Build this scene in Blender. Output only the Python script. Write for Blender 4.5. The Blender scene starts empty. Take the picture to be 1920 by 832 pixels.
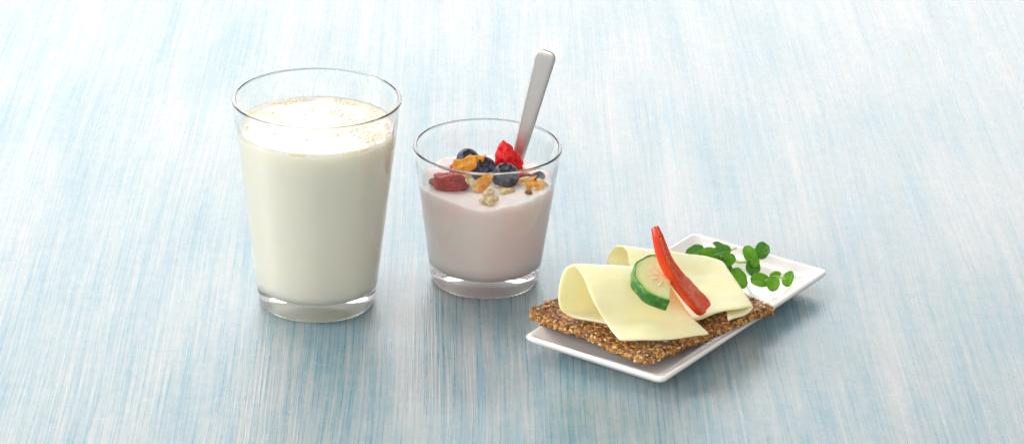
import bpy, bmesh, math, random
from math import sin, cos, pi, radians, sqrt, atan2, tan
from mathutils import Vector, Matrix, noise, Quaternion

random.seed(7)
scene = bpy.context.scene
COL = scene.collection

# ------------------------------------------------------------------ camera
F, CX, CY, TH, H = 5900.0, 600.0, 416.0, radians(23.5), 0.6825
FW = Vector((0, cos(TH), -sin(TH))); UP = Vector((0, sin(TH), cos(TH))); RT = Vector((1, 0, 0))
CAM = Vector((0, 0, H))
cam_d = bpy.data.cameras.new("camera"); cam = bpy.data.objects.new("camera", cam_d); COL.objects.link(cam)
cam.location = CAM; cam.rotation_euler = (pi/2 - TH, 0, 0)
cam_d.sensor_width = 36; cam_d.lens = F/1920*36; cam_d.shift_x = (960-CX)/1920; cam_d.clip_start = 0.01; cam_d.clip_end = 100
scene.camera = cam


def P(px, py, z=0.0):
    """surveying helper: the point at height z that the photograph shows at px, py"""
    r = FW + RT*((px-CX)/F) + UP*((CY-py)/F)
    return CAM + r*((z-H)/r.z)


def proj(p):
    d = Vector(p)-CAM; w = d.dot(FW)
    return CX+F*d.dot(RT)/w, CY-F*d.dot(UP)/w, w


def height_at(b, py):
    lo, hi = 0, .3
    for _ in range(50):
        m = (lo+hi)/2
        if proj(b+Vector((0, 0, m)))[1] > py: lo = m
        else: hi = m
    return lo


# ------------------------------------------------------------------ object helpers
def link(o, parent=None):
    COL.objects.link(o)
    if parent: o.parent = parent
    return o


def mesh_obj(name, verts, faces, mat=None, parent=None, smooth=True, loc=None):
    """verts in world coordinates; the object's origin is put at loc (or at the parent's)"""
    org = Vector(loc) if loc is not None else (parent_world(parent) if parent else Vector((0, 0, 0)))
    me = bpy.data.meshes.new(name)
    me.from_pydata([tuple(Vector(v)-org) for v in verts], [], faces)
    me.update()
    if smooth:
        me.polygons.foreach_set('use_smooth', [True]*len(me.polygons))
    o = bpy.data.objects.new(name, me)
    link(o, parent)
    if parent: o.location = org - parent_world(parent)
    else: o.location = org
    if mat: me.materials.append(mat)
    return o


def parent_world(p):
    v = Vector((0, 0, 0))
    while p is not None:
        v += p.location; p = p.parent
    return v


def empty(name, loc):
    o = bpy.data.objects.new(name, None); o.empty_display_size = .01
    o.location = loc
    return link(o)


def tag(o, label=None, cat=None, group=None, kind=None):
    if label: o['label'] = label
    if cat: o['category'] = cat
    if group: o['group'] = group
    if kind: o['kind'] = kind
    return o


def lathe(profile, cx, cy, n=128, radmod=None):
    """profile list of (r,z); r==0 makes a pole"""
    V = []; Fc = []; rings = []
    for k, (r, z) in enumerate(profile):
        if r < 1e-7:
            rings.append([len(V)]); V.append((cx, cy, z))
        else:
            ring = []
            for i in range(n):
                a = 2*pi*i/n
                rr = r if radmod is None else radmod(k, r, z, a)
                ring.append(len(V)); V.append((cx+rr*cos(a), cy+rr*sin(a), z))
            rings.append(ring)
    for a, b in zip(rings[:-1], rings[1:]):
        for i in range(n):
            j = (i+1) % n
            if len(a) == 1 and len(b) == 1: continue
            if len(a) == 1: Fc.append((a[0], b[j], b[i]))
            elif len(b) == 1: Fc.append((a[i], a[j], b[0]))
            else: Fc.append((a[i], a[j], b[j], b[i]))
    return V, Fc


def arc(cx, cz, r, a0, a1, n=6):
    return [(cx+r*cos(radians(a0+(a1-a0)*i/n)), cz+r*sin(radians(a0+(a1-a0)*i/n))) for i in range(n+1)]


def cr(p0, p1, p2, p3, t):
    return .5*((2*p1)+(-p0+p2)*t+(2*p0-5*p1+4*p2-p3)*t*t+(-p0+3*p1-3*p2+p3)*t*t*t)


def spline(pts, n):
    """Catmull-Rom through pts, n samples per span"""
    pts = [Vector(p) for p in pts]; out = []
    q = [pts[0]*2-pts[1]]+pts+[pts[-1]*2-pts[-2]]
    for i in range(len(pts)-1):
        for k in range(n):
            out.append(cr(q[i], q[i+1], q[i+2], q[i+3], k/n))
    out.append(pts[-1]); return out


def grid_faces(nu, nv, closed_v=False):
    Fc = []
    for i in range(nu-1):
        for j in range(nv if closed_v else nv-1):
            k = (j+1) % nv
            Fc.append((i*nv+j, (i+1)*nv+j, (i+1)*nv+k, i*nv+k))
    return Fc


def ico(sub=3):
    bm = bmesh.new(); bmesh.ops.create_icosphere(bm, subdivisions=sub, radius=1)
    V = [v.co.copy() for v in bm.verts]; Fc = [tuple(v.index for v in f.verts) for f in bm.faces]
    bm.free(); return V, Fc


ICO = {s: ico(s) for s in (1, 2, 3, 4, 5)}


def blob_verts(center, axes, disp=None, sub=3):
    """axes: 3 Vectors = semi axes"""
    V, Fc = ICO[sub]
    out = []
    for v in V:
        k = 1.0 if disp is None else 1.0+disp(v)
        out.append(Vector(center)+(axes[0]*v.x+axes[1]*v.y+axes[2]*v.z)*k)
    return out, Fc


def frame(n, d):
    """orthonormal axes (x along d, z along n)"""
    n = Vector(n).normalized(); d = Vector(d); d = (d-n*d.dot(n)).normalized()
    return d, n.cross(d), n


# ------------------------------------------------------------------ materials
def new_mat(name):
    m = bpy.data.materials.new(name); m.use_nodes = True
    nt = m.node_tree
    return m, nt, nt.nodes['Principled BSDF']


class NB:
    def __init__(s, nt): s.nt = nt

    def n(s, t, **kw):
        nd = s.nt.nodes.new(t)
        for k, v in kw.items():
            if k.startswith('_'): setattr(nd, k[1:], v)
            else: nd.inputs[k.replace('__', ' ')].default_value = v
        return nd

    def l(s, a, b): s.nt.links.new(a, b)

    def coords(s, scale=(1, 1, 1), rot=(0, 0, 0), kind='Object'):
        tc = s.n('ShaderNodeTexCoord'); mp = s.n('ShaderNodeMapping')
        mp.inputs['Scale'].default_value = scale; mp.inputs['Rotation'].default_value = rot
        s.l(tc.outputs[kind], mp.inputs['Vector']); return mp.outputs['Vector']

    def noise(s, vec, scale=1, detail=3, rough=.5, dist=0):
        nd = s.n('ShaderNodeTexNoise'); nd.inputs['Scale'].default_value = scale
        nd.inputs['Detail'].default_value = detail; nd.inputs['Roughness'].default_value = rough
        nd.inputs['Distortion'].default_value = dist
        s.l(vec, nd.inputs['Vector']); return nd.outputs['Fac']

    def ramp(s, fac, stops):
        nd = s.n('ShaderNodeValToRGB'); el = nd.color_ramp.elements
        while len(el) > 1: el.remove(el[-1])
        for i, (p, c) in enumerate(stops):
            e = el[0] if i == 0 else el.new(p)
            e.position = p; e.color = (*c, 1) if len(c) == 3 else c
        s.l(fac, nd.inputs['Fac']); return nd.outputs['Color']

    def math(s, op, a, b=None, clamp=False):
        nd = s.n('ShaderNodeMath'); nd.operation = op; nd.use_clamp = clamp
        for i, x in enumerate((a, b)):
            if x is None: continue
            if isinstance(x, (int, float)): nd.inputs[i].default_value = x
            else: s.l(x, nd.inputs[i])
        return nd.outputs[0]

    def mix(s, fac, a, b, mode='MIX'):
        nd = s.n('ShaderNodeMix'); nd.data_type = 'RGBA'; nd.blend_type = mode
        for i, x in ((0, fac), (6, a), (7, b)):
            if isinstance(x, (int, float)): nd.inputs[i].default_value = x
            elif isinstance(x, tuple): nd.inputs[i].default_value = (*x, 1)
            else: s.l(x, nd.inputs[i])
        return nd.outputs[2]

    def bump(s, h, strength=.5, dist=.001, normal=None):
        nd = s.n('ShaderNodeBump'); nd.inputs['Strength'].default_value = strength
        nd.inputs['Distance'].default_value = dist; s.l(h, nd.inputs['Height'])
        if normal is not None: s.l(normal, nd.inputs['Normal'])
        return nd.outputs['Normal']


def simple(name, col, rough=.4, sss=0, sss_r=(1, .8, .6), sss_s=.003, var=0, var_scale=60, bump=0, bscale=300,
           bdist=.0005, trans=0, ior=1.45, spec=.5, metal=0, coat=0, coat_r=.1, col2=None):
    m, nt, b = new_mat(name); N = NB(nt)
    b.inputs['Roughness'].default_value = rough; b.inputs['IOR'].default_value = ior
    b.inputs['Specular IOR Level'].default_value = spec; b.inputs['Metallic'].default_value = metal
    b.inputs['Transmission Weight'].default_value = trans
    b.inputs['Coat Weight'].default_value = coat; b.inputs['Coat Roughness'].default_value = coat_r
    if sss:
        b.inputs['Subsurface Weight'].default_value = sss
        b.inputs['Subsurface Radius'].default_value = sss_r; b.inputs['Subsurface Scale'].default_value = sss_s
    v = N.coords()
    if col2 is not None or var:
        c2 = col2 if col2 is not None else tuple(x*(1-var) for x in col)
        c = N.ramp(N.noise(v, var_scale, 4, .6), [(.35, col), (.65, c2)])
        N.l(c, b.inputs['Base Color'])
    else:
        b.inputs['Base Color'].default_value = (*col, 1)
    if bump:
        N.l(N.bump(N.noise(v, bscale, 4, .6), bump, bdist), b.inputs['Normal'])
    return m


def table_material():
    m, nt, b = new_mat("washed_blue_paint"); N = NB(nt)
    base = N.coords(rot=(0, 0, radians(2.6)))
    # local drift of the grain
    sep = N.n('ShaderNodeSeparateXYZ'); N.l(base, sep.inputs[0])
    mp = N.n('ShaderNodeMapping'); mp.inputs['Scale'].default_value = (7, 1.6, 1); N.l(base, mp.inputs['Vector'])
    warp = N.math('MULTIPLY', N.math('SUBTRACT', N.noise(mp.outputs[0], 1, 2, .5), .5), .022)
    x = N.math('ADD', sep.outputs[0], warp)
    cmb = N.n('ShaderNodeCombineXYZ'); N.l(x, cmb.inputs[0]); N.l(sep.outputs[1], cmb.inputs[1])
    w = cmb.outputs[0]

    def st(sx, sy, detail=3, rough=.6, dist=0):
        q = N.n('ShaderNodeMapping'); q.inputs['Scale'].default_value = (sx, sy, 1); N.l(w, q.inputs['Vector'])
        return N.noise(q.outputs[0], 1, detail, rough, dist)
    fine = N.math('ADD', N.math('MULTIPLY', N.math('SUBTRACT', st(700, 9, 4, .7), .5), 2.4), .5, True)
    mid = st(330, 5, 4, .65)
    wide = st(60, 4, 4, .6)
    patch = st(26, 5, 5, .6, .3)
    blot = N.noise(base, 120, 4, .65)
    scuff = st(420, 330, 3, .6)
    crack = st(170, 2.6, 2, .5)
    # how much blue shows through the white wash
    a = N.math('ADD', N.math('MULTIPLY', patch, .70), N.math('MULTIPLY', wide, .40))
    a = N.math('ADD', a, N.math('MULTIPLY', mid, .65))
    a = N.math('ADD', a, N.math('MULTIPLY', fine, .52))
    a = N.math('ADD', a, N.math('MULTIPLY', blot, .40))
    a = N.math('ADD', a, N.math('MULTIPLY', scuff, .35))
    a = N.math('MULTIPLY', a, 1/3.02)
    c = N.ramp(a, TABLE_RAMP)
    hue = N.noise(base, 6, 3, .5)
    c = N.mix(N.math('MULTIPLY', N.math('SUBTRACT', hue, .42), 2.0, True), c, (.74, .93, .95), 'MULTIPLY')
    # a few darker long pores
    ck = N.ramp(crack, [(.27, (1, 1, 1)), (.33, (0, 0, 0))])
    c = N.mix(N.math('MULTIPLY', ck, .55), c, (.10, .30, .42))
    N.l(c, b.inputs['Base Color'])
    hgt = N.math('ADD', N.math('MULTIPLY', fine, -.35), N.math('MULTIPLY', mid, -.7))
    hgt = N.math('ADD', hgt, N.math('MULTIPLY', scuff, -.15))
    N.l(N.bump(hgt, .5, .0006), b.inputs['Normal'])
    rr = N.math('ADD', N.math('MULTIPLY', fine, .12), .24)
    N.l(rr, b.inputs['Roughness'])
    b.inputs['Specular IOR Level'].default_value = .85
    return m


TABLE_RAMP = [(.28, (.02, .10, .165)), (.35, (.05, .19, .26)), (.42, (.115, .258, .322)),
              (.49, (.232, .318, .358)), (.56, (.342, .376, .39)), (.66, (.465, .47, .475))]
M_table = table_material()

M_glass, nt, b = new_mat("clear_glass")
b.inputs['Base Color'].default_value = (.985, .995, .99, 1)
b.inputs['Roughness'].default_value = 0.0; b.inputs['Transmission Weight'].default_value = 1; b.inputs['IOR'].default_value = 1.48


def milk_material():
    m, nt, b = new_mat("milk_liquid"); N = NB(nt)
    v = N.coords()
    sp_ = N.n('ShaderNodeSeparateXYZ'); N.l(v, sp_.inputs[0])
    top = N.math('MULTIPLY', N.math('SUBTRACT', sp_.outputs[2], MILK_TOP-.0012), 1500, True)
    cream = N.ramp(N.noise(v, 75, 4, .6, .6), [(.52, (0, 0, 0)), (.60, (1, 1, 1))])
    fac = N.math('MULTIPLY', N.math('MULTIPLY', top, cream), .8)
    N.l(N.mix(fac, (.995, .95, .83), (.84, .72, .50)), b.inputs['Base Color'])
    b.inputs['Roughness'].default_value = .22; b.inputs['Subsurface Weight'].default_value = 1
    b.inputs['Subsurface Radius'].default_value = (1, .9, .62); b.inputs['Subsurface Scale'].default_value = .007
    b.inputs['Specular IOR Level'].default_value = .45
    return m


def yogurt_material():
    m, nt, b = new_mat("pink_yogurt"); N = NB(nt)
    v = N.coords(scale=(1, 1, 1))
    c = N.ramp(N.noise(v, 38, 3, .5, .8), [(.35, (.99, .88, .855)), (.62, (.988, .81, .80))])
    N.l(c, b.inputs['Base Color'])
    b.inputs['Roughness'].default_value = .3; b.inputs['Subsurface Weight'].default_value = 1
    b.inputs['Subsurface Radius'].default_value = (1, .75, .7); b.inputs['Subsurface Scale'].default_value = .005
    N.l(N.bump(N.noise(v, 110, 3, .5), .25, .001), b.inputs['Normal'])
    return m


MILK_TOP = height_at(P(594, 561), 237)-.0095
M_milk = milk_material(); M_yog = yogurt_material()
M_foam = simple("milk_foam", (.92, .85, .69), .2, spec=.5)
M_steel = simple("brushed_steel", (.57, .56, .555), .36, metal=1, bump=.15, bscale=900, bdist=.0002)
M_porc = simple("white_porcelain", (.86, .845, .84), .22, spec=.5, coat=.6, coat_r=.06, var=.02, var_scale=25)
M_foot = simple("bare_ceramic", (.6, .57, .53), .8)


def blueberry_mat():
    m, nt, b = new_mat("blueberry_skin"); N = NB(nt); v = N.coords()
    c = N.ramp(N.noise(v, 260, 4, .65), [(.36, (.012, .014, .034)), (.52, (.035, .045, .10)), (.70, (.15, .19, .31))])
    N.l(c, b.inputs['Base Color'])
    N.l(N.ramp(N.noise(v, 400, 3, .6), [(.3, (.32,)*3), (.7, (.6,)*3)]), b.inputs['Roughness'])
    N.l(N.bump(N.noise(v, 900, 3, .6), .15, .0004), b.inputs['Normal'])
    return m


M_blue = blueberry_mat()
M_calyx = simple("blueberry_crown", (.02, .018, .03), .6, var=.5, var_scale=700)
M_red = simple("red_fruit", (.90, .010, .016), .16, sss=.5, sss_r=(1, .06, .05), sss_s=.0015, coat=0, coat_r=.05, bump=.5,
               bscale=420, bdist=.0012, col2=(.70, .004, .008), var_scale=200)
M_darkred = simple("dried_fruit", (.55, .03, .025), .22, sss=.4, sss_r=(1, .2, .12), sss_s=.001, coat=0, coat_r=.1, bump=.6,
                   bscale=350, bdist=.0012, col2=(.22, .012, .015), var_scale=180)
M_corn = simple("corn_flake", (.92, .47, .05), .35, sss=.5, sss_r=(1, .6, .2), sss_s=.0015, bump=1, bscale=500, bdist=.0015,
                col2=(.70, .26, .02), var_scale=300)
M_oat = simple("oat_flake", (.92, .74, .44), .55, sss=.3, sss_s=.001, bump=.5, bscale=900, bdist=.0006, col2=(.45, .27, .12),
               var_scale=400)
M_nut = simple("grain", (.36, .14, .05), .4, bump=.5, bscale=700, col2=(.2, .07, .02), var_scale=350)


def cheese_material():
    m, nt, b = new_mat("sliced_cheese"); N = NB(nt); v = N.coords()
    mp = N.n('ShaderNodeMapping'); mp.inputs['Scale'].default_value = (40, 220, 120); mp.inputs['Rotation'].default_value = (0, 0, .15)
    N.l(v, mp.inputs['Vector'])
    st = N.noise(mp.outputs[0], 1, 4, .6)
    c = N.ramp(N.noise(v, 45, 3, .5), [(.35, (.97, .885, .60)), (.65, (.965, .865, .54))])
    N.l(c, b.inputs['Base Color'])
    b.inputs['Subsurface Weight'].default_value = 1
    b.inputs['Subsurface Radius'].default_value = (1, .74, .26); b.inputs['Subsurface Scale'].default_value = .0035
    N.l(N.math('ADD', N.math('MULTIPLY', st, .30), .16), b.inputs['Roughness'])
    N.l(N.bump(st, .5, .0008), b.inputs['Normal'])
    return m


M_cheese = cheese_material()


def bread_material(name, stops, scale):
    m, nt, b = new_mat(name); N = NB(nt); v = N.coords()
    c = N.ramp(N.noise(v, scale, 5, .65), stops)
    N.l(c, b.inputs['Base Color']); b.inputs['Roughness'].default_value = .55
    N.l(N.bump(N.noise(v, 900, 4, .7), .6, .0008), b.inputs['Normal'])
    return m


M_bread = bread_material("baked_crumb", [(.35, (.06, .022, .008)), (.55, (.20, .08, .025)), (.7, (.34, .15, .05))], 420)


def seed_material():
    m, nt, b = new_mat("baked_seeds"); N = NB(nt); v = N.coords()
    at = N.n('ShaderNodeAttribute'); at.attribute_name = 'tone'
    c = N.ramp(at.outputs['Fac'], [(0, (.08, .026, .008)), (.30, (.27, .10, .022)), (.60, (.58, .27, .06)), (.85, (.80, .48, .15)), (1, (.92, .70, .36))])
    g = N.ramp(N.noise(v, 1100, 3, .6), [(.3, (.65,)*3), (.7, (1.0,)*3)])
    N.l(N.mix(1.0, c, g, 'MULTIPLY'), b.inputs['Base Color'])
    b.inputs['Roughness'].default_value = .38; b.inputs['Subsurface Weight'].default_value = .2
    b.inputs['Subsurface Radius'].default_value = (1, .5, .2); b.inputs['Subsurface Scale'].default_value = .001
    N.l(N.bump(N.noise(v, 1500, 3, .6), .4, .0004), b.inputs['Normal'])
    return m


M_seed = seed_material()


def cucumber_mats():
    m, nt, b = new_mat("cucumber_peel"); N = NB(nt); v = N.coords()
    c = N.ramp(N.noise(v, 260, 4, .6), [(.35, (.018, .12, .012)), (.55, (.05, .23, .022)), (.72, (.16, .38, .05))])
    N.l(c, b.inputs['Base Color']); b.inputs['Roughness'].default_value = .25
    b.inputs['Subsurface Weight'].default_value = .2; b.inputs['Subsurface Scale'].default_value = .002
    N.l(N.bump(N.noise(v, 450, 3, .6), .35, .0008), b.inputs['Normal'])
    m2, nt, b = new_mat("cucumber_flesh"); N = NB(nt); v = N.coords()
    # local x,y in the slice plane; colour by true radius
    ln = N.n('ShaderNodeVectorMath'); ln.operation = 'LENGTH'
    mp = N.n('ShaderNodeMapping'); mp.inputs['Scale'].default_value = (1, 1, 0); N.l(v, mp.inputs['Vector'])
    N.l(mp.outputs[0], ln.inputs[0])
    r = N.math('ADD', N.math('MULTIPLY', ln.outputs['Value'], 61.5), N.math('MULTIPLY', N.math('SUBTRACT', N.noise(v, 500, 3, .6), .5), .10))
    c = N.ramp(r, [(.0, (.78, .70, .36)), (.30, (.72, .66, .32)), (.50, (.70, .72, .40)), (.80, (.66, .74, .36)), (.92, (.42, .60, .16)), (1., (.12, .32, .03))])
    N.l(c, b.inputs['Base Color']); b.inputs['Roughness'].default_value = .16
    b.inputs['Subsurface Weight'].default_value = .9; b.inputs['Subsurface Radius'].default_value = (.9, 1, .5)
    b.inputs['Subsurface Scale'].default_value = .004
    N.l(N.bump(N.noise(v, 420, 4, .6), .35, .0012), b.inputs['Normal'])
    return m, m2


M_peel, M_flesh = cucumber_mats()
M_cseed = simple("cucumber_seed", (.80, .70, .38), .15, sss=.2, sss_s=.0005, spec=.6)
M_pskin = simple("pepper_skin", (1.0, .075, .004), .25, sss=.5, sss_r=(1, .10, .02), sss_s=.003, coat=0, coat_r=.06, bump=.12, bscale=160,
                 bdist=.001, col2=(.92, .035, .006), var_scale=60)
M_pflesh = simple("pepper_flesh", (.98, .17, .06), .12, sss=.6, sss_r=(1, .12, .05), sss_s=.002, bump=1.0, bscale=520, bdist=.003,
                  col2=(.93, .07, .03), var_scale=300, coat=0, coat_r=.05, spec=.6)


def leaf_material(name, a, bcol):
    m, nt, b = new_mat(name); N = NB(nt); v = N.coords()
    c = N.ramp(N.noise(v, 220, 4, .6), [(.35, a), (.68, bcol)])
    N.l(c, b.inputs['Base Color']); b.inputs['Roughness'].default_value = .38
    N.l(N.bump(N.noise(v, 520, 3, .6), .35, .0006), b.inputs['Normal'])
    tr = N.n('ShaderNodeBsdfTranslucent'); N.l(N.mix(.5, c, (.35, .75, .04)), tr.inputs['Color'])
    mx = N.n('ShaderNodeMixShader'); mx.inputs[0].default_value = .45
    N.l(b.outputs[0], mx.inputs[1]); N.l(tr.outputs[0], mx.inputs[2])
    N.l(mx.outputs[0], nt.nodes['Material Output'].inputs['Surface'])
    return m


M_leaf = leaf_material("cress_leaf", (.17, .47, .02), (.30, .62, .06))
M_leaf_dark = leaf_material("cress_leaf_dark", (.08, .28, .035), (.15, .42, .06))
M_stem = simple("cress_stem", (.42, .62, .10), .35, sss=.6, sss_r=(.7, 1, .3), sss_s=.0015)

# ------------------------------------------------------------------ table
S = 2.2
V = [(-S, -1.0, -.03), (S, -1.0, -.03), (S, 3.4, -.03), (-S, 3.4, -.03), (-S, -1.0, 0), (S, -1.0, 0), (S, 3.4, 0), (-S, 3.4, 0)]
tb = mesh_obj("tabletop", V, [(3, 2, 1, 0), (4, 5, 6, 7), (0, 1, 5, 4), (1, 2, 6, 5), (2, 3, 7, 6), (3, 0, 4, 7)], M_table, smooth=False)
tag(tb, "wooden tabletop with a worn white and blue paint wash", kind='structure')

# ------------------------------------------------------------------ milk glass
MB = P(594, 561); MZ = .1112; MR0, MR1 = .0300, .0424


def glass_body(name, base, r0, r1, hz, floor, wall0, wall1, parent, ridge=False, fr=.0070):
    cx, cy = base.x, base.y
    def ro(z): return r0+(r1-r0)*z/hz
    def ri(z): return ro(z)-(wall0+(wall1-wall0)*(z/hz))
    p = [(0, .0046)]
    p += [(r0*.15, .0044), (r0*.3, .0038), (r0*.45, .0028), (r0*.6, .0017), (r0*.72, .0008), (r0*.79, .0003), (r0*.84, .0001), (r0*.88, 0.0)]
    p += arc(r0-.0022, .0022, .0022, -80, -8, 6)
    if ridge:
        p += [(ro(.0045)+.0001, .0045), (ro(.0062)-.0003, .0062), (ro(.008), .008)]
    for k in range(1, 24):
        z = .008+(hz-.0018-.008)*k/24
        p.append((ro(z), z))
    lip = wall1/2
    p += arc(ro(hz)-lip+.0001, hz-lip-.0001, lip*1.16, -10, 190, 14)
    for k in range(1, 24):
        z = hz-.002-(hz-.002-floor-.007)*k/24
        p.append((ri(z), z))
    rr = ri(floor+fr)
    p += [(rr-fr+fr*cos(radians(a)), floor+fr-fr*sin(radians(a))) for a in range(10, 91, 10)]
    p += [(rr*.5, floor-.0002), (0, floor-.0004)]
    mod = None
    if ridge:
        def mod(k, r, z, a):
            if 6 <= k <= 11: return r*(1+.006*sin(a*64)*(1 if z < .004 else .3))
            return r
    V, Fc = lathe(p, cx, cy, 256 if ridge else 160, mod)
    V = [(x, y, z+.0002) for x, y, z in V]
    o = mesh_obj(name, V, Fc, M_glass, parent)
    return o, ro, ri, fr


g1 = empty("milk_glass", MB)
tag(g1, "tall clear drinking glass full of white milk, left of the shorter glass", "glass")
body, ro, ri, fr = glass_body("glass_body", MB, MR0, MR1, MZ, .0092, .0022, .0017, g1)

zm = height_at(MB, 237)
OV = .00025


def contents(ri, fr, floor, ztop, top_fn, base, n=160, rings=26):
    """solid of revolution filling the glass, overlapping its wall by a hair, with a free top"""
    cx, cy = base.x, base.y
    prof = [(0, floor-.0004-OV)]
    rr = ri(floor+fr)
    prof += [(rr*.5, floor-.0002-OV)]
    prof += [(rr-fr+(fr+OV)*cos(radians(a)), floor+fr-(fr+OV)*sin(radians(a))) for a in range(90, 9, -8)]
    z0 = floor+fr
    rows = 24
    V = []; Fc = []; ringsl = []
    for r, z in prof:
        if r < 1e-7: ringsl.append([len(V)]); V.append(Vector((cx, cy, z)))
        else:
            ringsl.append(list(range(len(V), len(V)+n)))
            V += [Vector((cx+r*cos(2*pi*i/n), cy+r*sin(2*pi*i/n), z)) for i in range(n)]
    for k in range(1, rows+1):
        ring = []
        for i in range(n):
            a = 2*pi*i/n
            R = ri(ztop)
            zt = ztop+top_fn(R*cos(a), R*sin(a), 1.0)
            z = z0+(zt-z0)*k/rows
            r = ri(z)+OV
            ring.append(len(V)); V.append(Vector((cx+r*cos(a), cy+r*sin(a), z)))
        ringsl.append(ring)
    for k in range(1, rings):
        f = 1-k/rings
        f = f**.8 if f > .0 else 0
        ring = []
        for i in range(n):
            a = 2*pi*i/n; R = (ri(ztop)+OV)*f
            ring.append(len(V)); V.append(Vector((cx+R*cos(a), cy+R*sin(a), ztop+top_fn(R*cos(a), R*sin(a), f))))
        ringsl.append(ring)
    ringsl.append([len(V)]); V.append(Vector((cx, cy, ztop+top_fn(0, 0, 0))))
    for a, b_ in zip(ringsl[:-1], ringsl[1:]):
        for i in range(n):
            j = (i+1) % n
            if len(a) == 1: Fc.append((a[0], b_[j], b_[i]))
            elif len(b_) == 1: Fc.append((a[i], a[j], b_[0]))
            else: Fc.append((a[i], a[j], b_[j], b_[i]))
    return V, Fc


def milk_top(x, y, f):
    m = .0011*max(0, (f-.90)/.10)**2
    q = noise.noise(Vector((x*120, y*120, 3.1)))*.00012
    return m+q


V, Fc = contents(ri, fr, .0092, zm, milk_top, MB)
milk = mesh_obj("milk", V, Fc, M_milk, loc=MB+Vector((0, 0, .0095)))
tag(milk, "white milk with small bubbles on top filling the tall glass", "milk")
# froth: bubbles on the right and back of the milk
FV = []; FF = []; R = ri(zm)


def add_blob(FV, FF, c, axes, sub=1, disp=None):
    v, f = blob_verts(c, axes, disp, sub); o = len(FV); FV += v; FF += [tuple(i+o for i in q) for q in f]


X, Y, Z = Vector((1, 0, 0)), Vector((0, 1, 0)), Vector((0, 0, 1))
rnd = random.Random(3)
cnt = 0
while cnt < 620:
    a = rnd.uniform(-1.15, 2.3); r = R*sqrt(rnd.uniform(.03, .98))
    x, y = r*cos(a), r*sin(a)
    dens = noise.noise(Vector((x*95+4, y*95, .7)))+.35*(x/R)+.12
    edge = max(0, r/R-.80)*1.2
    if dens+edge < .34 or rnd.random() > dens+edge+.45: continue
    s = rnd.choice([.00028, .00035, .0004, .0005, .0007, .0009])*rnd.uniform(.8, 1.2)
    if r+s > R-.0003: continue
    add_blob(FV, FF, (MB.x+x, MB.y+y, zm+milk_top(x, y, r/R)-s*.05), (X*s, Y*s, Z*s*.55), 2 if s > .0006 else 1)
    cnt += 1
for i in range(34):
    a = rnd.uniform(-.7, 1.0); r = R*rnd.uniform(.45, .93); s = rnd.uniform(.0009, .0016)
    x, y = r*cos(a), r*sin(a)
    add_blob(FV, FF, (MB.x+x, MB.y+y, zm), (X*s, Y*s, Z*s*.45), 3)
for i in range(14):
    a = rnd.uniform(0, 2*pi); r = R*rnd.uniform(.2, .9); s = rnd.uniform(.0005, .0010)
    x, y = r*cos(a), r*sin(a)
    add_blob(FV, FF, (MB.x+x, MB.y+y, zm+.0001), (X*s, Y*s, Z*s*.7), 2)
froth = mesh_obj("froth", FV, FF, M_foam, milk, loc=MB+Vector((0, 0, zm)))
froth['kind'] = 'stuff'
froth['label'] = "small cream coloured bubbles on the right side of the milk"

# ------------------------------------------------------------------ yogurt glass
YB = P(908.5, 521); YZ = .0747; YR0, YR1 = .0281, .0380
g2 = empty("yogurt_glass", YB)
tag(g2, "short clear tumbler holding pink yogurt, fruit and a spoon", "glass")
_, ro2, ri2, fr2 = glass_body("glass_body", YB, YR0, YR1, YZ, .0088, .0022, .0017, g2, ridge=True, fr=.0105)
zy = height_at(YB, 336)
RY = ri2(zy)


def yog_top(x, y, f):
    u, v = x/RY, y/RY
    z = -.0030*math.exp(-((u+.05)**2/.10+(v+1.0)**2/.16))
    z += .0016*math.exp(-((u-.95)**2/.2+(v)**2/.5)) - .0006*math.exp(-((u+.9)**2/.1+(v+.2)**2/.2))
    z += .0012*noise.noise(Vector((x*70, y*70, 1.7))) + .0004*noise.noise(Vector((x*200, y*200, 5)))
    return z


V, Fc = contents(ri2, fr2, .0088, zy, yog_top, YB, rings=40)
yog = mesh_obj("yogurt", V, Fc, M_yog, loc=YB+Vector((0, 0, .0085)))
tag(yog, "pale pink yogurt filling the short tumbler", "yogurt")

# spoon
A = P(969, 303, zy); B = P(985, 236, YZ+.0010)
dirn = (B-A).normalized()
# far end of the handle: the point of the line seen at row 96
t0, t1 = 0, .25
for _ in range(50):
    m_ = (t0+t1)/2
    if proj(A+dirn*m_)[1] > 95: t0 = m_
    else: t1 = m_
LH = t0
print("spoon len", LH, dirn, "A", (A-YB), RY, "end px", proj(A+dirn*LH))
endp = P(1027, 97, 0)
# aim the end sideways so that it is seen at column 1026
E_ = A+dirn*LH
E_.x += (1026-proj(E_)[0])/F*proj(E_)[2]
dirn = (E_-A).normalized(); LH = (E_-A).length
nrm = Vector((-.25, -1, .25)); dx, dy, dz = frame(nrm, dirn)   # dx along, dy across, dz facing viewer
side = dy if dy.x > 0 else -dy


def sweep(path, widths, thicks, side_f, norm_f, n=16, power=3.0, cap=True):
    V = []; Fc = []
    for i, p in enumerate(path):
        s, q = side_f(i), norm_f(i)
        for k in range(n):
            a = 2*pi*k/n; c, s_ = cos(a), sin(a)
            cc = math.copysign(abs(c)**(2/power), c); ss = math.copysign(abs(s_)**(2/power), s_)
            V.append(p+s*(cc*widths[i]/2)+q*(ss*thicks[i]/2))
    Fc = grid_faces(len(path), n, True)
    if cap:
        for st, rev in ((0, False), ((len(path)-1)*n, True)):
            V.append(sum((V[st+k] for k in range(n)), Vector((0, 0, 0)))/n)
            c = len(V)-1
            for k in range(n):
                f = (c, st+(k+1) % n, st+k)
                Fc.append(f if not rev else f[::-1])
    return V, Fc


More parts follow.
